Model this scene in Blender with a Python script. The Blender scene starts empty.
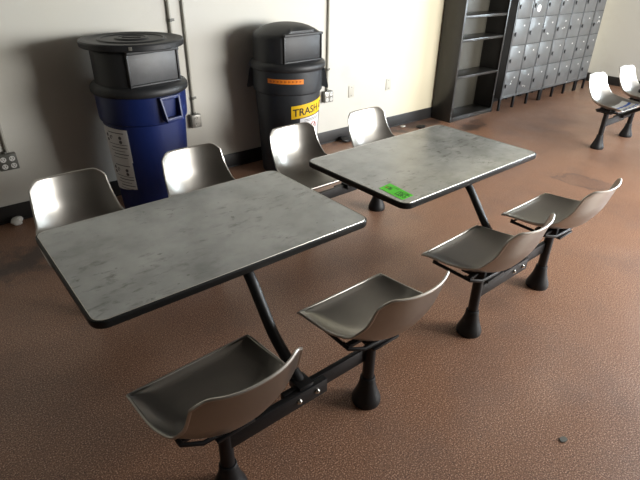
import bpy, bmesh, math, random
from mathutils import Vector, Matrix
random.seed(7)
PI = math.pi
scene = bpy.context.scene
COL = scene.collection

# ------------------------------------------------------------------ camera
yaw, pit, rol = 0.6918, 0.5121, 0.0175
fw = Vector((math.sin(yaw)*math.cos(pit), math.cos(yaw)*math.cos(pit), -math.sin(pit)))
r0 = Vector((math.cos(yaw), -math.sin(yaw), 0)); u0 = r0.cross(fw)
rr = r0*math.cos(rol) + u0*math.sin(rol); uu = -r0*math.sin(rol) + u0*math.cos(rol)
cd = bpy.data.cameras.new('camera'); cam = bpy.data.objects.new('camera', cd); COL.objects.link(cam)
cd.sensor_width = 36; cd.lens = 502.64/640*36; cd.clip_start = .05
m = Matrix((rr, uu, -fw)).transposed().to_4x4(); m.translation = Vector((-0.2611, -1.4789, 1.8168))
cam.matrix_world = m
scene.camera = cam

# ------------------------------------------------------------------ world, lights, exposure
w = bpy.data.worlds.new('sky'); scene.world = w; w.use_nodes = True
bg = w.node_tree.nodes['Background']; bg.inputs[0].default_value = (.75, .85, 1, 1); bg.inputs[1].default_value = 1.0

def area(name, loc, target, sx, sy, energy, color):
    l = bpy.data.lights.new(name, 'AREA'); l.shape = 'RECTANGLE'; l.size = sx; l.size_y = sy
    l.energy = energy; l.color = color
    o = bpy.data.objects.new(name, l); COL.objects.link(o); o.location = loc
    d = Vector(target)-Vector(loc); o.rotation_euler = d.to_track_quat('-Z', 'Y').to_euler()
    return o
# daylight coming in through the front window and the glazed entrance
wl_ = area('window_daylight', (5.3, -3.26, 1.68), (5.1, 0, 1.45), 3.2, 1.5, 450, (1.0, .98, .94))
wl_.data.spread = math.radians(165)
area('side_window_daylight', (9.06, -1.5, 1.7), (4.5, -.3, .9), 2.9, 2.0, 420, (.84, .92, 1.0))
scene.view_settings.view_transform = 'Standard'
scene.view_settings.look = 'None'
scene.view_settings.gamma = 1
scene.view_settings.use_curve_mapping = False
scene.view_settings.exposure = 0.0

# ------------------------------------------------------------------ materials
def mat(name, color, rough=.5, metal=0, spec=.5):
    m = bpy.data.materials.new(name); m.use_nodes = True
    b = m.node_tree.nodes['Principled BSDF']
    b.inputs['Base Color'].default_value = (*color, 1); b.inputs['Roughness'].default_value = rough
    b.inputs['Metallic'].default_value = metal; b.inputs['Specular IOR Level'].default_value = spec
    return m
class NT:
    def __init__(s, m): s.t = m.node_tree; s.b = s.t.nodes['Principled BSDF']; s._c = None
    def n(s, ty, **kw):
        n = s.t.nodes.new(ty)
        for k, v in kw.items():
            if k in n.inputs: n.inputs[k].default_value = v
            else: setattr(n, k, v)
        return n
    def l(s, a, b): s.t.links.new(a, b)
    def coord(s, scale=(1, 1, 1)):
        if s._c is None: s._c = s.n('ShaderNodeTexCoord')
        mp = s.n('ShaderNodeMapping'); mp.inputs['Scale'].default_value = scale
        s.l(s._c.outputs['Object'], mp.inputs[0]); return mp.outputs[0]
    def noise(s, sc, detail=3, scale=(1, 1, 1), rough=.5, dist=0):
        n = s.n('ShaderNodeTexNoise'); n.inputs['Scale'].default_value = sc; n.inputs['Detail'].default_value = detail
        n.inputs['Roughness'].default_value = rough; n.inputs['Distortion'].default_value = dist
        s.l(s.coord(scale), n.inputs['Vector']); return n.outputs['Fac']
    def ramp(s, fac, stops, interp='LINEAR'):
        r = s.n('ShaderNodeValToRGB'); r.color_ramp.interpolation = interp
        e = r.color_ramp.elements
        while len(e) < len(stops): e.new(.5)
        for i, (p, c) in enumerate(stops):
            e[i].position = p; e[i].color = (*c, 1) if hasattr(c, '__len__') else (c, c, c, 1)
        s.l(fac, r.inputs[0]); return r.outputs[0]
    def mix(s, fac, a, b, mode='MIX'):
        x = s.n('ShaderNodeMix', data_type='RGBA', blend_type=mode)
        if hasattr(fac, 'links'): s.l(fac, x.inputs[0])
        else: x.inputs[0].default_value = fac
        for v, i in ((a, 6), (b, 7)):
            if hasattr(v, 'links'): s.l(v, x.inputs[i])
            else: x.inputs[i].default_value = (*v, 1)
        return x.outputs[2]
    def math(s, op, a, b=0, c=None):
        x = s.n('ShaderNodeMath', operation=op)
        for i, v in enumerate((a, b) if c is None else (a, b, c)):
            if hasattr(v, 'links'): s.l(v, x.inputs[i])
            else: x.inputs[i].default_value = v
        return x.outputs[0]
    def bump(s, h, strength=.2, dist=.01):
        b = s.n('ShaderNodeBump'); b.inputs['Strength'].default_value = strength; b.inputs['Distance'].default_value = dist
        s.l(h, b.inputs['Height']); s.l(b.outputs[0], s.b.inputs['Normal'])

def blob(N, x, y, rx, ry, ang=0, wob=.6):
    """soft mask 1 inside an irregular stain at world x, y (floor object space)"""
    mp = N.n('ShaderNodeMapping'); mp.vector_type = 'TEXTURE'
    mp.inputs['Location'].default_value = (x, y, 0); mp.inputs['Rotation'].default_value = (0, 0, ang)
    mp.inputs['Scale'].default_value = (rx, ry, 1)
    N.l(N.coord(), mp.inputs[0])
    ln = N.n('ShaderNodeVectorMath', operation='LENGTH'); N.l(mp.outputs[0], ln.inputs[0])
    return N.math('ADD', ln.outputs['Value'], N.math('MULTIPLY', N.math('SUBTRACT', N.noise(6, 3), .5), wob*2))

# floor: terracotta coloured speckled epoxy
M_floor = mat('floor_epoxy', (.2, .11, .08), .36); N = NT(M_floor)
sp = N.noise(170, 3); base = N.ramp(sp, [(.32, (.08, .036, .022)), (.44, (.225, .113, .067)), (.56, (.325, .172, .106)), (.68, (.74, .49, .35))])
sp2 = N.ramp(N.noise(70, 3), [(.30, (.45, .45, .45)), (.43, (1, 1, 1)), (1, (1, 1, 1))])
c = N.mix(.55, base, sp2, 'MULTIPLY')
big = N.ramp(N.noise(1.1, 4, rough=.55), [(.32, (.70, .69, .72)), (.52, (1, 1, 1)), (.7, (1.0, .97, .93))])
c = N.mix(.8, c, big, 'MULTIPLY')
grime = N.ramp(N.noise(2.7, 5, rough=.6), [(.50, 0), (.80, 1)])
c = N.mix(N.math('MULTIPLY', grime, .45), c, (.12, .085, .075))
for (x, y, rx, ry, a, lo, hi, k) in ((4.50, .36, .17, .30, .15, .75, 1.1, .0), ):
    d = blob(N, x, y, rx, ry, a, .8)
    ring = N.ramp(d, [(.35, .45), (.72, .45), (.86, 1), (.96, .2), (1.0, 0)])
    c = N.mix(N.math('MULTIPLY', ring, .6), c, (.07, .05, .05))
for (x, y, rx, ry, a) in ((4.7, 2.55, .75, .22, 0), (3.55, 2.62, .25, .1, 0), (0.2, 2.05, .7, .25, .1), (5.15, 2.1, .35, .15, .2)):
    d = blob(N, x, y, rx, ry, a, 1.6)
    c = N.mix(N.math('MULTIPLY', N.ramp(d, [(.3, 1), (1.0, 0)]), .75), c, (.045, .036, .035))
N.l(c, N.b.inputs['Base Color'])
N.l(N.ramp(N.noise(2.6, 5), [(.3, .34), (.7, .46)]), N.b.inputs['Roughness'])
N.b.inputs['Specular IOR Level'].default_value = .65
N.bump(N.noise(160, 3), .12, .004)

def wall_mat(name, col, warm):
    m_ = mat(name, col, .55); N = NT(m_)
    a = N.ramp(N.noise(.8, 4), [(.35, col), (.7, warm)])
    d = N.ramp(N.noise(2.3, 7, rough=.7), [(.56, 0), (.8, 1)])
    a = N.mix(N.math('MULTIPLY', d, .25), a, (.42, .39, .32))
    N.l(a, N.b.inputs['Base Color']); N.bump(N.noise(90, 3), .08, .003)
    return m_
M_wall = wall_mat('painted_wall', (.585, .575, .525), (.62, .60, .52))
N = NT(M_wall)   # soft yellow light painted into the wall colour beside the bookcase
old = N.b.inputs['Base Color'].links[0].from_socket
sx = N.n('ShaderNodeSeparateXYZ'); N.l(N.coord(), sx.inputs[0])
edge = N.math('ADD', sx.outputs[0], N.math('MULTIPLY', N.noise(1.2, 3), .35))
N.l(N.mix(N.ramp(N.math('MULTIPLY', edge, .1), [(.44, 0), (.475, 1), (.9, 1)]), old, (.62, .57, .42)), N.b.inputs['Base Color'])
M_wallg = wall_mat('painted_wall_grey', (.60, .60, .56), (.62, .61, .55))
M_ceil = mat('ceiling_paint', (.15, .145, .135), .8)
M_wallf = mat('dim_wall_paint', (.22, .205, .175), .6)
M_base = mat('rubber_baseboard', (.022, .021, .021), .45)
M_frame = mat('window_frame_metal', (.25, .24, .22), .4, .6)
M_glass = mat('window_glass', (.8, .9, .9), .05); NT(M_glass).b.inputs['Transmission Weight'].default_value = 1

def steel(name, col, r0_, r1_, stretch=(1, 1, 1)):
    m_ = mat(name, col, .3, 1); N = NT(m_)
    N.l(N.ramp(N.noise(14, 4), [(.3, (r0_,)*3), (.7, (r1_,)*3)]), N.b.inputs['Roughness'])
    f = N.noise(60, 3, scale=stretch)
    N.l(N.mix(.35, col, N.ramp(f, [(.3, tuple(x*.72 for x in col)), (.7, tuple(min(1, x*1.15) for x in col))])), N.b.inputs['Base Color'])
    return m_
M_seat = mat('brushed_stainless', (.41, .395, .365), .31, 1)
M_rim = mat('polished_rim', (.56, .54, .50), .34, 1)
M_black = mat('black_powder_coat', (.007, .007, .008), .42, 0, .35)
M_boot = mat('black_plastic', (.008, .008, .009), .5, 0, .35)
M_bolt = mat('zinc_bolt', (.6, .58, .52), .25, 1)

M_top = mat('worn_laminate', (.3, .3, .28), .3); N = NT(M_top)
a = N.ramp(N.noise(4.5, 6, rough=.6), [(.32, (.225, .232, .22)), (.5, (.33, .338, .322)), (.68, (.43, .435, .415))])
s1 = N.ramp(N.noise(16, 6, scale=(.7, 1.5, 1), rough=.65, dist=.4), [(.53, 0), (.68, 1)])
gate = N.ramp(N.noise(3.4, 3), [(.42, 0), (.60, 1)])
a = N.mix(N.math('MULTIPLY', N.math('MULTIPLY', s1, gate), .8), a, (.085, .082, .075))
s2 = N.ramp(N.noise(34, 3, scale=(1, 1, 1)), [(.69, 0), (.73, 1)])
a = N.mix(N.math('MULTIPLY', s2, .55), a, (.07, .065, .06))
N.l(a, N.b.inputs['Base Color'])
N.l(N.ramp(N.noise(5, 6), [(.35, .12), (.7, .26)]), N.b.inputs['Roughness'])
N.b.inputs['Specular IOR Level'].default_value = .75
M_edge = mat('black_edge_band', (.006, .006, .006), .45, 0, .3)

def plastic(name, col, rough=.45, var=.25):
    m_ = mat(name, col, rough); N = NT(m_)
    N.l(N.mix(N.ramp(N.noise(6, 5), [(.4, 0), (.75, var)]), col, tuple(min(1, x*1.7+.02) for x in col)), N.b.inputs['Base Color'])
    N.bump(N.noise(300, 2), .06, .002)
    return m_
M_blue = plastic('blue_plastic', (.003, .014, .095), .42, .15)
M_gray = plastic('grey_plastic', (.020, .024, .029), .48)
M_dark = plastic('black_lid_plastic', (.014, .015, .017), .5)
M_door = plastic('scuffed_door_plastic', (.055, .056, .058), .45, .8)
M_hole = mat('dark_recess', (.004, .004, .004), .8)
M_paper = mat('paper', (.70, .70, .70), .6)
M_ink = mat('printed_ink', (.10, .10, .11), .6)
M_inkb = mat('black_ink', (.012, .012, .012), .6)
M_yel = mat('yellow_label', (.83, .52, .008), .45)
M_org = mat('orange_label', (.85, .25, .02), .5)
M_inko = mat('orange_ink', (.5, .12, .01), .5)
M_red = mat('red_ink', (.55, .05, .04), .5)
M_green = mat('green_label_tape', (.13, .87, .04), .6)
M_inkg = mat('dark_green_ink', (.03, .22, .01), .6)

def painted_metal(name, col, rough):
    m_ = mat(name, col, rough); N = NT(m_)
    N.l(N.mix(N.ramp(N.noise(5, 6, rough=.6), [(.4, 0), (.8, .5)]), col, tuple(x*.6 for x in col)), N.b.inputs['Base Color'])
    return m_
M_shelf = painted_metal('bookcase_paint', (.024, .0225, .0205), .30)
M_shback = painted_metal('bookcase_back_paint', (.060, .055, .042), .5)
M_lock = painted_metal('locker_paint', (.115, .118, .118), .38)
M_lockf = painted_metal('locker_frame_paint', (.115, .12, .122), .25)
M_cond = painted_metal('conduit_grey', (.42, .41, .36), .4)
M_box = painted_metal('outlet_box_steel', (.13, .13, .115), .4)
M_plate = mat('plate_steel', (.27, .265, .24), .3, .5)
M_white = mat('white_plastic', (.75, .75, .72), .4)
M_blank = mat('painted_plate', (.50, .49, .43), .45)
M_chip = mat('grey_chip', (.13, .13, .115), .6)
M_stripeb = mat('blue_stripe', (.03, .12, .55), .5)

# ------------------------------------------------------------------ mesh helpers
def obj(name, bm, m_, parent=None, loc=(0, 0, 0), smooth=True, angle=35):
    me = bpy.data.meshes.new(name); bmesh.ops.recalc_face_normals(bm, faces=bm.faces); bm.to_mesh(me); bm.free()
    for x in (m_ if isinstance(m_, (list, tuple)) else [m_]): me.materials.append(x)
    if smooth:
        for p in me.polygons: p.use_smooth = True
        me.set_sharp_from_angle(angle=math.radians(angle))
    o = bpy.data.objects.new(name, me); COL.objects.link(o); o.location = loc
    if parent: o.parent = parent
    return o
def thing(name, label, cat, loc=(0, 0, 0), rotz=0, group=None):
    o = bpy.data.objects.new(name, None); COL.objects.link(o); o.empty_display_size = .1
    o.location = loc; o.rotation_euler = (0, 0, rotz); o['label'] = label; o['category'] = cat
    if group: o['group'] = group
    return o
def tag(o, label, cat, group=None):
    o['label'] = label; o['category'] = cat
    if group: o['group'] = group
    return o
def struct(name, bm, m_, **k):
    o = obj(name, bm, m_, **k)
    if not k.get('parent'): o['kind'] = 'structure'
    return o
def add_box(bm, x0, x1, y0, y1, z0, z1, bev=0, mi=0, rot=None, piv=None):
    vs = [bm.verts.new((x, y, z)) for x in (x0, x1) for y in (y0, y1) for z in (z0, z1)]
    F = [(0, 1, 3, 2), (4, 6, 7, 5), (0, 4, 5, 1), (2, 3, 7, 6), (0, 2, 6, 4), (1, 5, 7, 3)]
    fs = [bm.faces.new([vs[i] for i in f]) for f in F]
    for f in fs: f.material_index = mi
    if bev:
        es = list({e for f in fs for e in f.edges})
        r = bmesh.ops.bevel(bm, geom=es, offset=bev, segments=2, profile=.5, affect='EDGES')
        vs = list({v for f in r['faces'] for v in f.verts} | {v for v in vs if v.is_valid})
        for f in r['faces']: f.material_index = mi
    if rot is not None: bmesh.ops.rotate(bm, verts=vs, cent=piv or (0, 0, 0), matrix=rot)
    return vs
def box(*a, **k):
    bm = bmesh.new(); add_box(bm, *a, **k); return bm
def add_tube(bm, pts, r, n=12, cap=True, closed=False, flat=None):
    pts = [Vector(p) for p in pts]; N_ = len(pts); rings = []
    for i, p in enumerate(pts):
        a = pts[(i-1) % N_] if (i > 0 or closed) else pts[i]; b = pts[(i+1) % N_] if (i < N_-1 or closed) else pts[i]
        t = (b-a).normalized()
        if i == 0:
            up = Vector((0, 0, 1)) if abs(t.z) < .9 else Vector((1, 0, 0)); x = t.cross(up).normalized()
        else:
            x = (x - t*x.dot(t)).normalized()
        y = t.cross(x); R = r[i] if hasattr(r, '__len__') else r; fy = flat or 1
        rings.append([bm.verts.new(p + x*math.cos(k*2*PI/n)*R + y*math.sin(k*2*PI/n)*R*fy) for k in range(n)])
    for i in range(N_ if closed else N_-1):
        A, B = rings[i], rings[(i+1) % N_]
        for k in range(n): bm.faces.new((A[k], A[(k+1) % n], B[(k+1) % n], B[k]))
    if cap and not closed:
        bm.faces.new(rings[0][::-1]); bm.faces.new(rings[-1])
def add_lathe(bm, prof, cx=0, cy=0, n=48, rad=None):
    """prof: list (r, z); rad(r, z, angle) may reshape the radius"""
    rings = []
    for (r, z) in prof:
        if r < 1e-6: rings.append([bm.verts.new((cx, cy, z))]); continue
        ring = []
        for k in range(n):
            a = k*2*PI/n; R = rad(r, z, a) if rad else r
            ring.append(bm.verts.new((cx+R*math.cos(a), cy+R*math.sin(a), z)))
        rings.append(ring)
    for A, B in zip(rings, rings[1:]):
        if len(A) == 1 and len(B) == 1: continue
        for k in range(n):
            j = (k+1) % n
            if len(A) == 1: bm.faces.new((A[0], B[j], B[k]))
            elif len(B) == 1: bm.faces.new((A[k], A[j], B[0]))
            else: bm.faces.new((A[k], A[j], B[j], B[k]))
    if len(rings[0]) > 1: bm.faces.new(rings[0][::-1])
    if len(rings[-1]) > 1: bm.faces.new(rings[-1])
def copy_tree(o, parent=None):
    c = o.copy(); COL.objects.link(c)
    if parent: c.parent = parent
    for ch in [x for x in TREE.get(o.name, [])]: copy_tree(ch, c)
    return c
TREE = {}
def index_tree():
    TREE.clear()
    for o in bpy.data.objects:
        if o.parent: TREE.setdefault(o.parent.name, []).append(o)
def spline(pts, n=8):
    P = [Vector(p) for p in pts]; P = [2*P[0]-P[1]]+P+[2*P[-1]-P[-2]]; out = []
    for i in range(1, len(P)-2):
        for k in range(n):
            t = k/n; a, b, c_, d = P[i-1:i+3]
            out.append(.5*((2*b)+(c_-a)*t+(2*a-5*b+4*c_-d)*t*t+(3*b-a-3*c_+d)*t**3))
    out.append(P[-2]); return out

# ------------------------------------------------------------------ the room
XL, XR, YB, YF, ZC = -3.2, 9.15, 2.692, -3.35, 3.1
struct('floor', box(XL, XR, YF, YB, -.1, 0), M_floor)
struct('ceiling', box(XL, XR, YF, YB, ZC, ZC+.1), M_ceil)
struct('wall_back', box(XL-.1, XR+.1, YB, YB+.12, 0, ZC), M_wall)
bm = bmesh.new(); add_box(bm, XR, XR+.12, YF, -3.0, 0, ZC); add_box(bm, XR, XR+.12, 0, YB, 0, ZC); add_box(bm, XR, XR+.12, -3, 0, 0, .6); add_box(bm, XR, XR+.12, -3, 0, 2.8, ZC)
struct('wall_right', bm, M_wallg)
bm = bmesh.new()
for y in (-3.0, -1.53, -.06): add_box(bm, XR+.03, XR+.09, y, y+.06, .6, 2.8)
add_box(bm, XR+.03, XR+.09, -2.94, -.06, .6, .66); add_box(bm, XR+.03, XR+.09, -2.94, -.06, 2.74, 2.8)
f = struct('window_2', bm, M_frame)
obj('window_pane', box(XR+.057, XR+.065, -2.98, -.02, .62, 2.78), M_glass, f, smooth=False)
struct('wall_left', box(XL-.12, XL, YF, YB, 0, ZC), M_wallf)
WIN = [(3.6, 7.0, .85, 2.5)]
bm = bmesh.new()
add_box(bm, XL, WIN[0][0], YF-.12, YF, 0, ZC); add_box(bm, WIN[0][1], XR, YF-.12, YF, 0, ZC)
for (a_, b_, z0, z1) in WIN:
    add_box(bm, a_, b_, YF-.12, YF, 0, z0); add_box(bm, a_, b_, YF-.12, YF, z1, ZC)
struct('wall_front', bm, M_wallf)
for i, (a_, b_, z0, z1) in enumerate(WIN):
    bm = bmesh.new(); nm = 3 if i == 0 else 1
    add_box(bm, a_, b_, YF-.09, YF-.03, z0, z0+.06); add_box(bm, a_, b_, YF-.09, YF-.03, z1-.06, z1)
    for k in range(nm+1):
        x = a_ + (b_-a_-.06)*k/nm; add_box(bm, x, x+.06, YF-.09, YF-.03, z0+.06, z1-.06)
    f = struct('window_%d' % (i+1), bm, M_frame)
    obj('window_pane', box(a_+.02, b_-.02, YF-.065, YF-.057, z0+.02, z1-.02), M_glass, f, smooth=False)
# rubber baseboards with a small toe
def baseboard(name, x0, x1, y0, y1, toe):
    bm = bmesh.new(); add_box(bm, x0, x1, y0, y1, 0, .135, .003); add_box(bm, *toe, 0, .012, .003)
    return struct(name, bm, M_base)
baseboard('baseboard_back', XL, XR-.012, YB-.010, YB-.0005, (XL, XR-.03, YB-.022, YB-.010))
baseboard('baseboard_right', XR-.012, XR-.0005, YF, YB-.0005, (XR-.026, XR-.012, YF, YB-.02))

# ------------------------------------------------------------------ cluster tables with swing seats
TL, TW, TH = 1.284, .812, .742
def rounded_rect(lx, ly, r, n=8):
    pts = []
    for cx, cy, a0 in ((lx-r, ly-r, 0), (-lx+r, ly-r, PI/2), (-lx+r, -ly+r, PI), (lx-r, -ly+r, 1.5*PI)):
        for k in range(n+1):
            a = a0+PI/2*k/n; pts.append((cx+r*math.cos(a), cy+r*math.sin(a)))
    return pts
def slab(bm, offs, lx, ly, r, cap_bottom=True):
    rings = []
    for (d, z) in offs:
        rings.append([bm.verts.new((x, y, z)) for x, y in rounded_rect(lx-d, ly-d, max(r-d, .005))])
    n = len(rings[0])
    for A, B in zip(rings, rings[1:]):
        for k in range(n): bm.faces.new((A[k], A[(k+1) % n], B[(k+1) % n], B[k]))
    bm.faces.new(rings[-1]); bm.faces.new(rings[0][::-1])

PROF = [(.220, .486), (.208, .480), (.185, .471), (.12, .463), (.03, .459), (-.055, .462), (-.108, .474), (-.155, .502), (-.192, .553), (-.223, .615), (-.244, .690), (-.262, .763)]
PC = spline([(0, y, z) for y, z in PROF], 6)
def pc(t):
    t = max(0, min(1, t))*(len(PC)-1); i = min(int(t), len(PC)-2); return PC[i].lerp(PC[i+1], t-i)
def smooth01(t): t = max(0, min(1, t)); return t*t*(3-2*t)
def seat_pt(u, v):
    au = abs(u)
    lo = .045*max(0, (au-.84)/.16)**2.2; hi = 1-.050*max(0, (au-.74)/.26)**2.4
    t = lo+(hi-lo)*v; c_ = pc(t); tg = (pc(min(1, t+.01))-pc(max(0, t-.01))).normalized()
    nrm = Vector((0, -tg.z, tg.y)); 
    if nrm.z < 0 and t < .4: nrm = -nrm
    nrm = Vector((0, tg.z, -tg.y)) if Vector((0, tg.z, -tg.y)).dot(Vector((0, 1, 1))) > 0 else -Vector((0, tg.z, -tg.y))
    w_ = .244 - .050*max(0, (t-.40)/.60) - .004*smooth01((t-.34)/.12)
    w_ -= .010*max(0, (t-.94)/.06)**2*max(0, (au-.5)*2)
    # side lift: small lip on the pan, deep wrap at the bend, shallow on the back
    e = .024 + .054*max(0, min(1, (t-.07)/.40))**1.15*(1-smooth01((t-.58)/.42)*.45)
    e *= smooth01(t/.08)*.75+.25
    return Vector((u*w_, 0, 0)) + c_ + nrm*e*(au**(4.6-2.4*smooth01((t-.25)/.3)))
def seat_mesh():
    bm = bmesh.new(); NU, NV = 28, 44
    top = [[bm.verts.new(seat_pt(-1+2*i/NU, j/NV)) for i in range(NU+1)] for j in range(NV+1)]
    for j in range(NV):
        for i in range(NU): bm.faces.new((top[j][i], top[j][i+1], top[j+1][i+1], top[j+1][i]))
    bmesh.ops.recalc_face_normals(bm, faces=bm.faces)
    bmesh.ops.solidify(bm, geom=list(bm.faces), thickness=.004)
    return bm
def rim_mesh():
    NU, NV = 28, 44; L_ = []
    L_ += [seat_pt(-1+2*i/NU, 0) for i in range(NU)]
    L_ += [seat_pt(1, j/NV) for j in range(NV)]
    L_ += [seat_pt(1-2*i/NU, 1) for i in range(NU)]
    L_ += [seat_pt(-1, 1-j/NV) for j in range(NV)]
    bm = bmesh.new(); add_tube(bm, L_, .0058, 8, closed=True); return bm
def bracket_mesh():
    bm = bmesh.new()
    for s in (-1, 1):
        add_tube(bm, [(s*.182, .175, .448), (s*.182, -.05, .444), (s*.12, -.078, .430), (0, -.08, .425)], .009, 8)
        add_tube(bm, [(s*.182, .170, .448), (s*.182, .170, .462)], .007, 8)
        add_tube(bm, [(s*.182, -.02, .440), (s*.182, -.02, .458)], .006, 8)
    add_tube(bm, [(-.19, .165, .450), (.19, .165, .450)], .006, 8)
    add_box(bm, -.17, .17, -.035, -.01, .424, .440, .002)
    add_box(bm, -.075, .075, -.09, .07, .398, .410, .002)
    for s in (-1, 1): add_box(bm, s*.06-.012, s*.06+.012, -.06, .05, .41, .455, .002)
    return bm
def make_cluster(loc, rotz):
    t = thing('cluster_table', 'x', 'table', loc, rotz, 'four-seat cluster tables')
    bm = bmesh.new(); slab(bm, [(.010, TH-.012), (.010, TH-.001), (.011, TH)], TL/2, TW/2, .055)
    obj('tabletop', bm, M_top, t)['label'] = 'worn smudged grey tabletop'
    bm = bmesh.new(); slab(bm, [(.012, TH-.034), (.003, TH-.032), (0, TH-.027), (0, TH-.005), (.003, TH-.0015), (.009, TH-.0008)], TL/2, TW/2, .055)
    obj('edge_band', bm, M_edge, t)['label'] = 'black table edge'
    bm = bmesh.new()
    n_ = [Vector((x, y, TH-.001)) for x, y in rounded_rect(TL/2-.0105, TW/2-.0105, .0445)]
    add_tube(bm, n_, .0018, 6, closed=True); obj('metal_trim', bm, M_rim, t)['label'] = 'bright metal trim round the tabletop'
    for s in (-1, 1):
        R = Matrix.Rotation(0 if s < 0 else PI, 4, 'Z')
        def tr(bm): bmesh.ops.transform(bm, matrix=R, verts=bm.verts); return bm
        for sx in (-1, 1):
            px = sx*.365
            bm = bmesh.new(); add_lathe(bm, [(.027, .10), (.027, .385), (.034, .387), (.034, .400), (.02, .402)], px, -.72, 24)
            obj('post', tr(bm), M_black, t)
            bm = bmesh.new(); add_lathe(bm, [(.066, 0), (.068, .006), (.068, .022), (.064, .036), (.054, .060), (.044, .090), (.037, .120), (.0345, .148), (.032, .152), (.0265, .153)], px, -.72, 32)
            ft = obj('foot', tr(bm), M_boot, t); ft['label'] = 'flared black foot cover'
        # two overlapping channels bolted in the middle
        bm = bmesh.new(); add_box(bm, -.362, .10, -.745, -.717, .245, .318, .004); add_box(bm, -.10, .362, -.717, -.693, .250, .322, .004)
        bmz = tr(bm); obj('beam', bmz, M_black, t)
        for (bx, by, bz, ax) in ((-.045, -.745, .282, 1), (.045, -.745, .282, 1)):
            bm = bmesh.new(); add_tube(bm, [(bx, by+.004, bz), (bx, by-.004, bz)], .012, 12); add_tube(bm, [(bx, by-.004, bz), (bx, by-.011, bz)], [.0105, .006], 12)
            obj('bolt', tr(bm), M_bolt, t)['label'] = 'shiny bolt head'
        bm = bmesh.new()
        path = spline([(0, -.715, .30), (0, -.60, .378), (0, -.505, .448), (0, -.425, .545), (0, -.345, .645), (0, -.27, .700), (0, -.20, .703)], 6)
        add_tube(bm, path, .025, 14, flat=.8)
        add_box(bm, -.06, .06, -.30, -.08, .700, .7085, .002)
        add_box(bm, -.035, .035, -.735, -.66, .295, .333, .004)
        obj('support_arm', tr(bm), M_black, t)
        for sx in (-1, 1):
            px = sx*.365
            st = obj('seat', seat_mesh(), M_seat, t, loc=(px+(.003 if s < 0 else .016), s*.72, 0), angle=60)
            st.rotation_euler = (0, 0, (.03 if sx < 0 else 0) if s < 0 else PI); st['label'] = 'brushed stainless bucket seat'
            obj('rim', rim_mesh(), M_rim, st); obj('bracket', bracket_mesh(), M_black, st)
    return t
c1 = make_cluster((.637, TW/2, 0), 0)
c1['label'] = 'grey-topped black-framed table with four steel seats, nearest the camera'
index_tree()
c2 = copy_tree(c1); c2.location = (2.158, .416, 0); c2.rotation_euler = (0, 0, .012)
c2['label'] = 'grey table with four steel seats bearing a green label, beyond the nearest table'
c3 = copy_tree(c1); c3.location = (5.955, .03, 0)
c3['label'] = 'steel seats of a fixed cluster table cut off by the right edge, before the lockers'
# green label on the second table
q = [Vector(p) for p in ((1.567, .239), (1.662, .250), (1.644, .064), (1.555, .061))]
ic2 = (Matrix.Translation(c2.location) @ Matrix.Rotation(.012, 4, 'Z')).inverted()
def onq(u, v, z):
    p = q[0].lerp(q[1], u).lerp(q[3].lerp(q[2], u), v); return ic2 @ Vector((p.x, p.y, z))
bm = bmesh.new(); lo = [bm.verts.new(onq(u, v, TH+.0004)) for u, v in ((0, 0), (1, 0), (1, 1), (0, 1))]; hi = [bm.verts.new(onq(u, v, TH+.0012)) for u, v in ((0, 0), (1, 0), (1, 1), (0, 1))]
bm.faces.new(lo); bm.faces.new(hi)
for k in range(4): bm.faces.new((lo[k], lo[(k+1) % 4], hi[(k+1) % 4], hi[k]))
gl = obj('paper_label', bm, M_green, c2, smooth=False); gl['label'] = 'bright green paper label with handwritten marks'
def stroke(bm, pts, z=TH+.0016, wd=.0022):
    add_tube(bm, [onq(u, v, z) for u, v in pts], wd, 5, flat=.15)
bm = bmesh.new()
for k in range(5):
    v = .60+.075*k; x = .15+.0*k
    stroke(bm, [(.15+random.uniform(0, .1), v), (.4, v+random.uniform(-.03, .03)), (.6, v-.02), (.88-random.uniform(0, .15), v+.01)], wd=.0028)
for (u, v) in ((.2, .68), (.32, .8), (.6, .66), (.72, .86), (.45, .74), (.3, .92), (.62, .93)):
    stroke(bm, [(u, v-.035), (u+.1, v+.03), (u+.02, v+.05)], wd=.003)
stroke(bm, [(.35, .22), (.5, .25), (.62, .22)], wd=.006); stroke(bm, [(.3, .3), (.6, .3)], wd=.003); stroke(bm, [(.55, .08), (.8, .35), (.78, .5)], wd=.002)
obj('handwriting', bm, M_inkg, gl)
bm = bmesh.new(); stroke(bm, [(.38, .12), (.5, .13)], wd=.006); obj('red_mark', bm, M_red, gl)

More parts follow.
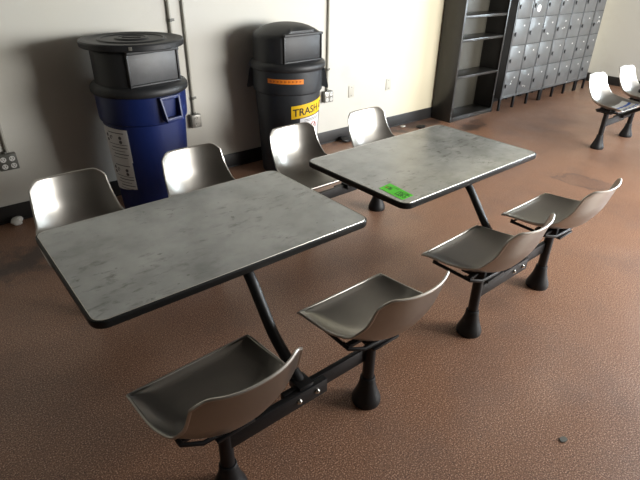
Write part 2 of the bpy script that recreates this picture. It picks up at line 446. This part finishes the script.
# ------------------------------------------------------------------ trash cans
def body_r(z): return .258+(.298-.258)*min(z, .76)/.76
def can_r(z):
    if z < .76: return body_r(z)
    if z < .785: return .298+(.315-.298)*(z-.76)/.025
    return .315+.004*(z-.785)/.18
def patch(bm, az, p0, p1, zf0, zf1, off=.002, n=14, mi=0, thick=.001):
    """label wrapped on the can: p0..p1 degrees, zf(p)=heights"""
    A = []; B = []
    for i in range(n+1):
        f = i/n; a = math.radians(az+p0+(p1-p0)*f); z0 = zf0[0]+(zf0[1]-zf0[0])*f; z1 = zf1[0]+(zf1[1]-zf1[0])*f
        ra, rb = [], []
        for k in range(5):
            z = z0+(z1-z0)*k/4; R = can_r(z)+off
            ra.append(bm.verts.new((R*math.cos(a), R*math.sin(a), z))); rb.append(bm.verts.new(((R+thick)*math.cos(a), (R+thick)*math.sin(a), z)))
        A.append(ra); B.append(rb)
    for G in (A, B):
        for i in range(n):
            for k in range(4): f_ = bm.faces.new((G[i][k], G[i+1][k], G[i+1][k+1], G[i][k+1])); f_.material_index = mi
    for i in range(n):
        bm.faces.new((A[i][0], A[i+1][0], B[i+1][0], B[i][0])); bm.faces.new((A[i][4], A[i+1][4], B[i+1][4], B[i][4]))
    for k in range(4):
        bm.faces.new((A[0][k], A[0][k+1], B[0][k+1], B[0][k])); bm.faces.new((A[n][k], A[n][k+1], B[n][k+1], B[n][k]))
def wrap_text(s, az, p0, z0, size, off, slope=0, bold=True):
    cu = bpy.data.curves.new('lettering', 'FONT'); cu.body = s; cu.size = size; cu.offset = .0012 if bold else 0; cu.resolution_u = 3
    cu.extrude = .0004
    o = bpy.data.objects.new('lettering', cu); COL.objects.link(o)
    me = bpy.data.meshes.new_from_object(o.evaluated_get(bpy.context.evaluated_depsgraph_get()))
    bpy.data.objects.remove(o); bm = bmesh.new(); bm.from_mesh(me)
    bmesh.ops.triangulate(bm, faces=bm.faces)
    bmesh.ops.subdivide_edges(bm, edges=[e for e in bm.edges if e.calc_length() > .012], cuts=2)
    for v in bm.verts:
        z = z0+v.co.y+slope*v.co.x; R = can_r(z)+off+v.co.z; a = math.radians(az+p0)+v.co.x/can_r(z)
        v.co = (R*math.cos(a), R*math.sin(a), z)
    return bm
def make_can(name, label, loc, mbody, az, hood_phi, handles, flat_top):
    t = thing(name, label, 'trash can', loc)
    bm = bmesh.new()
    prof = [(0, .0), (.253, .0), (.257, .012)] + [(body_r(z), z) for z in (.1, .25, .4, .55, .7, .76)] + [(.312, .772), (.3155, .79), (.317, .87), (.319, .955), (.327, .96), (.327, .975), (.30, .975)]
    add_lathe(bm, prof, n=64); obj('body', bm, mbody, t)
    # collar of the hood
    bm = bmesh.new(); add_lathe(bm, [(.300, .962), (.331, .962), (.338, .970), (.340, .985), (.338, 1.005), (.328, 1.018), (.305, 1.028), (.30, 1.03)], n=64)
    obj('hood_collar', bm, M_dark, t)
    # hood: round, cut flat on the door side
    na = math.radians(az+hood_phi); half = math.radians(42 if flat_top else 45); R0 = .297; d0 = R0*math.cos(half)
    def rad(r, z, a):
        da = (a-na+PI) % (2*PI)-PI
        if abs(da) < half*1.02 and r*math.cos(da) > d0: return d0/math.cos(da)
        return r
    if flat_top: prof = [(.298, 1.02), (.297, 1.03), (.297, 1.235), (.292, 1.252), (.28, 1.262), (0, 1.265)]
    else: prof = [(.305, 1.02), (.303, 1.03), (.304, 1.215), (.300, 1.236), (.285, 1.252), (.24, 1.278), (.19, 1.300), (.14, 1.314), (.09, 1.322), (0, 1.325)]
    bm = bmesh.new(); add_lathe(bm, prof, n=128, rad=rad); obj('hood', bm, M_dark, t, angle=40)
    # door frame and door on the flat
    hw = R0*math.sin(half); M4 = Matrix.Rotation(na, 4, 'Z')     # local +x is the outward normal
    bm = bmesh.new(); x0, x1 = d0-.004, d0+.018
    add_box(bm, x0, x1+.012, -hw, hw, 1.238, 1.258, .004)
    add_box(bm, x0, x1, -hw, -hw+.014, 1.03, 1.24, .003); add_box(bm, x0, x1, hw-.014, hw, 1.03, 1.24, .003)
    add_box(bm, x0, x1, -hw, hw, 1.022, 1.040, .003)
    bmesh.ops.transform(bm, matrix=M4, verts=bm.verts); obj('door_frame', bm, M_dark, t)
    bm = bmesh.new(); add_box(bm, d0+.002, d0+.010, -hw+.016, hw-.016, 1.042, 1.236, .003)
    bmesh.ops.transform(bm, matrix=M4, verts=bm.verts)
    dd = obj('swing_door', bm, M_door if flat_top else M_dark, t); dd['label'] = 'push door in the hood'
    for ph in handles:
        a = math.radians(az+ph); M5 = Matrix.Rotation(a, 4, 'Z')
        bm = bmesh.new()
        for s in (-1, 1):      # side webs, narrow at the top and deep at the bottom
            y0 = s*.085; y1 = s*.073
            pr_ = [(.312, .955), (.334, .955), (.366, .80), (.358, .785), (.312, .80)]
            yb = [(.98 if z > .9 else .80) for _, z in pr_]
            A = [bm.verts.new((x, y0*k, z)) for (x, z), k in zip(pr_, yb)]; B = [bm.verts.new((x, y1*k, z)) for (x, z), k in zip(pr_, yb)]
            bm.faces.new(A); bm.faces.new(B)
            for k in range(5): bm.faces.new((A[k], A[(k+1) % 5], B[(k+1) % 5], B[k]))
        add_box(bm, .335, .366, -.068, .068, .785, .815, .004)
        add_box(bm, .312, .335, -.084, .084, .935, .957, .003)
        bmesh.ops.transform(bm, matrix=M5, verts=bm.verts); obj('handle', bm, mbody, t)
    return t
AZB, AZG = -110, -125.6
bl = make_can('recycling_can', 'tall blue round trash can with black hooded top, left by the wall', (1.096, 2.25, 0), M_blue, AZB, 29, (34, 214), True)
gr = make_can('trash_can', 'dark grey round trash can with domed hood, orange strip and yellow label', (2.50, 2.355, 0), M_gray, AZG, 38, (88, 268), False)
# blue can: big paper sheet(s)
bm = bmesh.new(); patch(bm, AZB, -78, -27, (.49, .49), (.745, .735)); patch(bm, AZB, -80, -28.5, (.24, .275), (.492, .492), off=.0025)
pl = obj('paper_label', bm, M_paper, bl); pl['label'] = 'white paper notice with round icons'
bm = bmesh.new()
for (zt, n0) in ((.735, 0), (.485, 1)):
    for (p0, p1, z, h) in ((-62, -33, zt-.03, .006), (-66, -30, zt-.115, .004), (-60, -31, zt-.140, .006), (-64, -36, zt-.165, .004), (-58, -31, zt-.190, .006), (-62, -34, zt-.215, .004)):
        patch(bm, AZB, p0, p1, (z, z), (z+h, z+h), off=.0036, n=6, thick=.0006)
    for (p, z) in ((-40, zt-.062), (-40, zt-.092), (-57, zt-.066), (-66, zt-.055), (-66, zt-.09)):
        a = math.radians(AZB+p); R = can_r(z)+.0042
        c0 = Vector((R*math.cos(a), R*math.sin(a), z)); tx = Vector((-math.sin(a), math.cos(a), 0)); ty = Vector((0, 0, 1))
        ring = [c0+tx*.013*math.cos(k*PI/8)+ty*.013*math.sin(k*PI/8) for k in range(16)]
        if p == -57: add_tube(bm, ring[::2][:7], .0025, 5)
        else:
            vs = [bm.verts.new(x) for x in ring]; bm.faces.new(vs)
            nn = Vector((math.cos(a), math.sin(a), 0))*.0008; vb = [bm.verts.new(x-nn) for x in ring]; bm.faces.new(vb[::-1])
            for k in range(16): bm.faces.new((vs[k], vs[(k+1) % 16], vb[(k+1) % 16], vb[k]))
obj('printing', bm, M_ink, pl)
# grey can labels
bm = bmesh.new(); patch(bm, AZG, -33, 25, (.868, .862), (.905, .903)); ol = obj('orange_strip', bm, M_org, gr); ol['label'] = 'orange strip label with faint lettering'
bm = bmesh.new()
for k in range(9):
    p = -29+k*5.9; patch(bm, AZG, p, p+1.6, (.877, .877), (.893, .893), off=.0034, n=2, thick=.0005); patch(bm, AZG, p+1.9, p+3.2, (.881, .881), (.890, .890), off=.0034, n=2, thick=.0005)
obj('faint_lettering', bm, M_inko, ol)
bm = bmesh.new(); patch(bm, AZG, 5, 84, (.552, .590), (.668, .712)); yl = obj('yellow_label', bm, M_yel, gr); yl['label'] = 'yellow label reading TRASH'
obj('lettering', wrap_text('TRASH O', AZG, 7.5, .577, .092, .0036, slope=.10), M_inkb, yl, smooth=False)
bm = bmesh.new(); patch(bm, AZG, 21, 72, (.33, .345), (.553, .575)); wl = obj('white_label', bm, M_paper, gr); wl['label'] = 'white notice with a red warning ring'
bm = bmesh.new()
def ringon(p, z, r, w_):
    a = math.radians(AZG+p); R = can_r(z)+.006; c0 = Vector((R*math.cos(a), R*math.sin(a), z)); tx = Vector((-math.sin(a), math.cos(a), 0)); ty = Vector((0, 0, 1))
    add_tube(bm, [c0+tx*r*math.cos(k*PI/12)+ty*r*math.sin(k*PI/12) for k in range(24)], w_, 6, closed=True, flat=.5)
    add_tube(bm, [c0+tx*r*.7-ty*r*-.7, c0-tx*r*.7-ty*r*.7], w_, 6, flat=.5)
ringon(52, .475, .032, .004); obj('warning_ring', bm, M_red, wl)
bm = bmesh.new()
for z in (.535, .522): patch(bm, AZG, 30, 66, (z, z+.01), (z+.005, z+.015), off=.0034, n=6, thick=.0005)
for z in (.42, .405, .39): patch(bm, AZG, 26, 66, (z, z+.01), (z+.004, z+.014), off=.0034, n=6, thick=.0005)
obj('printing', bm, M_ink, wl)
# spare flat lid lying on the blue can's hood
ld = thing('flat_lid', 'round black flat lid lying on top of the blue trash can', 'lid', (1.088, 2.245, 1.2655))
bm = bmesh.new(); add_lathe(bm, [(.30, 0), (.343, .0), (.350, .006), (.352, .034), (.346, .043), (.325, .046), (.300, .043), (.292, .038), (.235, .038), (.228, .046), (.212, .047), (.205, .040), (.12, .040), (.112, .050), (.095, .052), (.088, .046), (0, .046)], n=72)
obj('disc', bm, M_dark, ld)
bm = bmesh.new(); add_box(bm, -.062, .062, -.022, .022, .0455, .049, .0015, rot=Matrix.Rotation(-.5, 3, 'Z'))
obj('grip_recess', bm, M_hole, ld)
bm = bmesh.new(); a = math.radians(-110-3); add_box(bm, .350, .3535, -.011, .011, .010, .034, .001, rot=Matrix.Rotation(a, 3, 'Z'))
obj('rim_sticker', bm, M_plate, ld)['label'] = 'small pale square tag on the lid rim'

# ------------------------------------------------------------------ bookcase
bc = thing('bookcase', 'dark metal open bookcase with adjustable shelves beside the lockers', 'bookcase', (5.035, 2.37, 0))
W_, D_, H_ = .915, .30, 2.13
for x in (0, W_-.02):
    bm = bmesh.new(); add_box(bm, x, x+.02, 0, D_, 0, H_, .002); obj('side_panel', bm, M_shelf, bc)
    bm = bmesh.new(); xx = x if x == 0 else x-.012; add_box(bm, xx, xx+.032, -.004, .0, 0, H_, .001); obj('front_flange', bm, M_shelf, bc)
obj('back_panel', box(.02, W_-.02, D_-.008, D_, .02, H_, 0), M_shback, bc)['label'] = 'olive grey back panel'
obj('top_panel', box(0, W_, 0, D_, H_, H_+.015, .002), M_shelf, bc)
for z in (.055, .56, .99, 1.25, 1.62):
    bm = bmesh.new(); add_box(bm, .021, W_-.021, .003, D_-.01, z-.004, z+.0, .001); add_box(bm, .021, W_-.021, .002, .006, z-(.03 if z > .1 else .055), z, .001)
    obj('shelf', bm, M_shelf, bc)

# ------------------------------------------------------------------ lockers
def make_locker(ncol, x0, label, P=.3535):
    t = thing('locker_unit', label, 'locker', (x0, 2.325, 0), 0, 'grey locker units along the back wall')
    Wd = ncol*P-.004; z0 = .165; H = 6*.328+.05
    bm = bmesh.new()
    add_box(bm, 0, .008, 0, .35, z0, z0+H); add_box(bm, Wd-.008, Wd, 0, .35, z0, z0+H)
    add_box(bm, .008, Wd-.008, .342, .35, z0, z0+H); add_box(bm, .008, Wd-.008, .0, .342, z0+H-.008, z0+H); add_box(bm, .008, Wd-.008, .0, .342, z0, z0+.008)
    add_box(bm, .008, Wd-.008, .016, .02, z0+.008, z0+H-.008)
    obj('carcass', bm, M_lockf, t)
    bm = bmesh.new()
    for c_ in range(ncol+1):
        x = max(0, min(Wd-.022, c_*P-.011)); add_box(bm, x, x+.022, -.002, .014, z0, z0+H, .002)
    add_box(bm, .011, Wd-.011, -.001, .012, z0, z0+.03, .001); add_box(bm, .011, Wd-.011, -.001, .012, z0+H-.03, z0+H, .001)
    obj('face_frame', bm, M_lockf, t)
    for c_ in range(ncol+1):
        x = max(0, min(Wd-.03, c_*P-.015))
        bm = bmesh.new(); add_box(bm, x, x+.03, 0, .03, 0, z0, .002); obj('foot', bm, M_black, t)
        bm = bmesh.new(); add_box(bm, x, x+.03, .32, .35, 0, z0, .002); obj('foot', bm, M_black, t)
    for c_ in range(ncol):
        for r_ in range(6):
            xa, xb = c_*P+.016, (c_+1)*P-.018; za = z0+.030+r_*.328; zb = za+.320
            bm = bmesh.new(); add_box(bm, xa, xb, -.008, .006, za, zb, .002)
            # vent slots and return folds
            d = obj('door', bm, M_lock, t)
            bm = bmesh.new(); add_box(bm, xa+.016, xa+.046, -.016, -.008, za+.125, za+.155, .002); add_box(bm, xa+.020, xa+.034, -.024, -.016, za+.110, za+.165, .002)
            obj('latch', bm, M_black, d)
            bm = bmesh.new(); add_box(bm, xb-.115, xb-.092, -.0095, -.008, za+.225, za+.243, .0005); obj('number_plate', bm, M_white, d)
            rn = random.random()
            if (c_, r_) in ((1, 3), (0, 3)) and x0 != 8.23:
                bm = bmesh.new(); cx_, cz = (xa+.14, za+.10) if x0 < 7 else (xa+.13, za+.20)
                ok = (x0 < 7 and c_ == 1) or (x0 > 7 and c_ == 0)
                if ok:
                    add_tube(bm, [(cx_, -.008, cz), (cx_, -.0095, cz)], .045 if x0 < 7 else .03, 14)
                    obj('round_sticker', bm, M_white, d)['label'] = 'round white sticker'
                else: bm.free()
            elif rn < .42:
                bm = bmesh.new(); cx_ = xa+random.uniform(.08, .2); cz = za+random.uniform(.06, .18)
                for k in range(random.randint(1, 3)):
                    p = Vector((cx_+random.uniform(-.03, .03), -.0085, cz+random.uniform(-.03, .03)))
                    add_tube(bm, [p, p+Vector((random.uniform(-.02, .03), 0, random.uniform(.005, .03))), p+Vector((random.uniform(0, .04), 0, random.uniform(-.01, .03)))], .0035, 5)
                obj('scribble', bm, M_white, d)
    return t
make_locker(3, 6.045, 'grey metal locker bank right next to the dark bookcase')
make_locker(3, 7.115, 'grey metal locker bank between the other two banks')
make_locker(1, 8.185, 'narrow single-column grey locker at the far end near the corner', .30)

# ------------------------------------------------------------------ conduits and outlets on the back wall
def conduit(x, z0, z1, r, label, lean=0, straps=()):
    t = thing('conduit', label, 'conduit', (x, YB-.016, z0), 0, 'conduits on the back wall')
    bm = bmesh.new(); add_tube(bm, [(0, 0, 0), (lean, 0, z1-z0)], r, 12); obj('pipe', bm, M_cond, t)
    for z in straps:
        bm = bmesh.new(); add_tube(bm, [(lean*(z-z0)/(z1-z0), 0, z-z0-.012), (lean*(z-z0)/(z1-z0), 0, z-z0+.012)], r+.004, 12)
        add_box(bm, r, r+.03, .008, .015, z-z0-.01, z-z0+.01, .002); obj('strap', bm, M_box, t)
    return t
conduit(.20, .54, ZC, .011, 'thin grey conduit rising from the left outlet box', -.0, (1.2,))
conduit(1.575, .9, ZC, .014, 'grey conduit running up the wall behind the black lid', 0, (1.36,))
conduit(1.698, .57, ZC, .011, 'grey conduit rising from the outlet beside the blue can', .0, (.72,))
conduit(3.242, .575, ZC, .012, 'grey conduit rising from the outlet beside the grey can', 0, (.8, 1.9))
def outlet_box(x, z, w_, h, dep, label, rows):
    t = thing('outlet_box', label, 'outlet', (x, YB, z), 0, 'surface outlet boxes')
    bm = bmesh.new(); add_box(bm, -w_/2, w_/2, -dep, 0, -h/2, h/2, .004); add_tube(bm, [(0, -.016, h/2-.002), (0, -.016, h/2+.016)], .015, 12)
    obj('box', bm, M_box, t)
    obj('cover_plate', box(-w_/2+.004, w_/2-.004, -dep-.003, -dep, -h/2+.004, h/2-.004, .001), M_plate if rows != 2 else M_box, t)
    for sx in ((-1, 1) if rows > 1 else (0,)):
        for sz in (-1, 1):
            bm = bmesh.new(); cx_, cz = sx*w_*.23, sz*h*.23
            add_tube(bm, [(cx_, -dep-.003, cz), (cx_, -dep-.007, cz)], h*.17, 14)
            s = obj('socket', bm, M_white if rows > 1 else M_plate, t)
            bm = bmesh.new()
            for k in (-1, 1): add_box(bm, cx_+k*.008-.0022, cx_+k*.008+.0022, -dep-.0078, -dep-.0068, cz-.002, cz+.010)
            add_box(bm, cx_-.0025, cx_+.0025, -dep-.0078, -dep-.0068, cz-.012, cz-.007)
            obj('slots', bm, M_hole, s, smooth=False)
    return t
outlet_box(.185, .477, .125, .115, .055, 'dark four-socket outlet box on the wall at far left', 2)
outlet_box(1.698, .525, .095, .115, .05, 'small steel outlet box on the wall beside the blue can', 1)
outlet_box(3.242, .525, .12, .115, .05, 'steel four-socket outlet box beside the grey can', 3)
for (x, z, l_) in ((3.604, .525, 'blank wall plate nearer the grey trash can'), (4.192, .53, 'blank wall plate nearer the bookcase')):
    t = thing('wall_plate', l_, 'wall plate', (x, YB, z), 0, 'blank plates on the back wall')
    obj('plate', box(-.04, .04, -.007, 0, -.065, .065, .003), M_blank, t)
    for s in (-1, 1):
        bm = bmesh.new(); add_tube(bm, [(0, -.007, s*.045), (0, -.009, s*.045)], .005, 8); obj('screw', bm, M_box, t)

# ------------------------------------------------------------------ thin blue and white striped surface on the seat at the right edge
R3 = Matrix.Translation(Vector((5.955-.365+.016, .03+.72, 0))) @ Matrix.Rotation(PI, 4, 'Z')
bm = bmesh.new(); NU, NV = 16, 10; G = []
for j in range(NV+1):
    row = []
    for i in range(NU+1):
        p = seat_pt(.42-1.25*i/NU, .02+.34*j/NV); p.z += .011+.002*math.sin(i*1.3+j*.7); row.append(bm.verts.new(R3 @ p))
    G.append(row)
for j in range(NV):
    for i in range(NU):
        f = bm.faces.new((G[j][i], G[j][i+1], G[j+1][i+1], G[j+1][i])); f.material_index = 1 if j in (1, 2, 4, 7) else 0
bmesh.ops.recalc_face_normals(bm, faces=bm.faces); bmesh.ops.solidify(bm, geom=list(bm.faces), thickness=.002)
tag(obj('seat_stripes', bm, [M_white, M_stripeb]), 'blue and white stripes on the front of a seat at the right edge', 'cloth')

# ------------------------------------------------------------------ small litter
def lump(name, loc, s, m_, label, cat, seed, sub=3, amp=.35):
    rnd = random.Random(seed); bm = bmesh.new(); bmesh.ops.create_icosphere(bm, subdivisions=sub, radius=1)
    offs = [(Vector((rnd.uniform(-1, 1), rnd.uniform(-1, 1), rnd.uniform(-1, 1))).normalized(), rnd.uniform(-1, 1)) for _ in range(14)]
    for v in bm.verts:
        d = sum(max(0, v.co.normalized().dot(o_)-.5)*w2 for o_, w2 in offs); v.co *= 1+amp*d*2
        v.co = Vector((v.co.x*s[0], v.co.y*s[1], v.co.z*s[2]))
    zm = min(v.co.z for v in bm.verts)
    for v in bm.verts: v.co.z -= zm
    return tag(obj(name, bm, m_, loc=loc, smooth=True, angle=20), label, cat)
lump('crumpled_paper', (.128, 2.60, 0), (.040, .024, .022), M_white, 'white crumpled paper scrap on the floor by the left baseboard', 'litter', 3, 3, .7)
bm = bmesh.new(); vs = [(-.020, -.006), (-.012, .012), (.006, .015), (.022, .006), (.018, -.010), (-.004, -.014)]
A = [bm.verts.new((x, y, 0)) for x, y in vs]; B = [bm.verts.new((x*.9, y*.9, .005)) for x, y in vs]
bm.faces.new(A); bm.faces.new(B)
for k in range(6): bm.faces.new((A[k], A[(k+1) % 6], B[(k+1) % 6], B[k]))
o = obj('floor_chip', bm, M_chip, loc=(1.518, -1.015, 0), smooth=False); o.rotation_euler = (0, 0, -.2)
tag(o, 'small dark grey flat scrap on the open floor at lower right', 'litter')
lump('dark_scrap', (3.50, 2.60, 0), (.075, .035, .02), M_black, 'black scrap on the floor by the wall behind a seat', 'litter', 5, 3, .6)
lump('dark_scrap', (4.60, 2.45, 0), (.05, .03, .014), M_black, 'dark scrap on the dirty floor left of the bookcase', 'litter', 8, 3, .6)
lump('pale_scrap', (4.42, 2.60, 0), (.04, .02, .01), M_blank, 'small pale scrap on the stained floor near the bookcase', 'litter', 9, 2, .6)
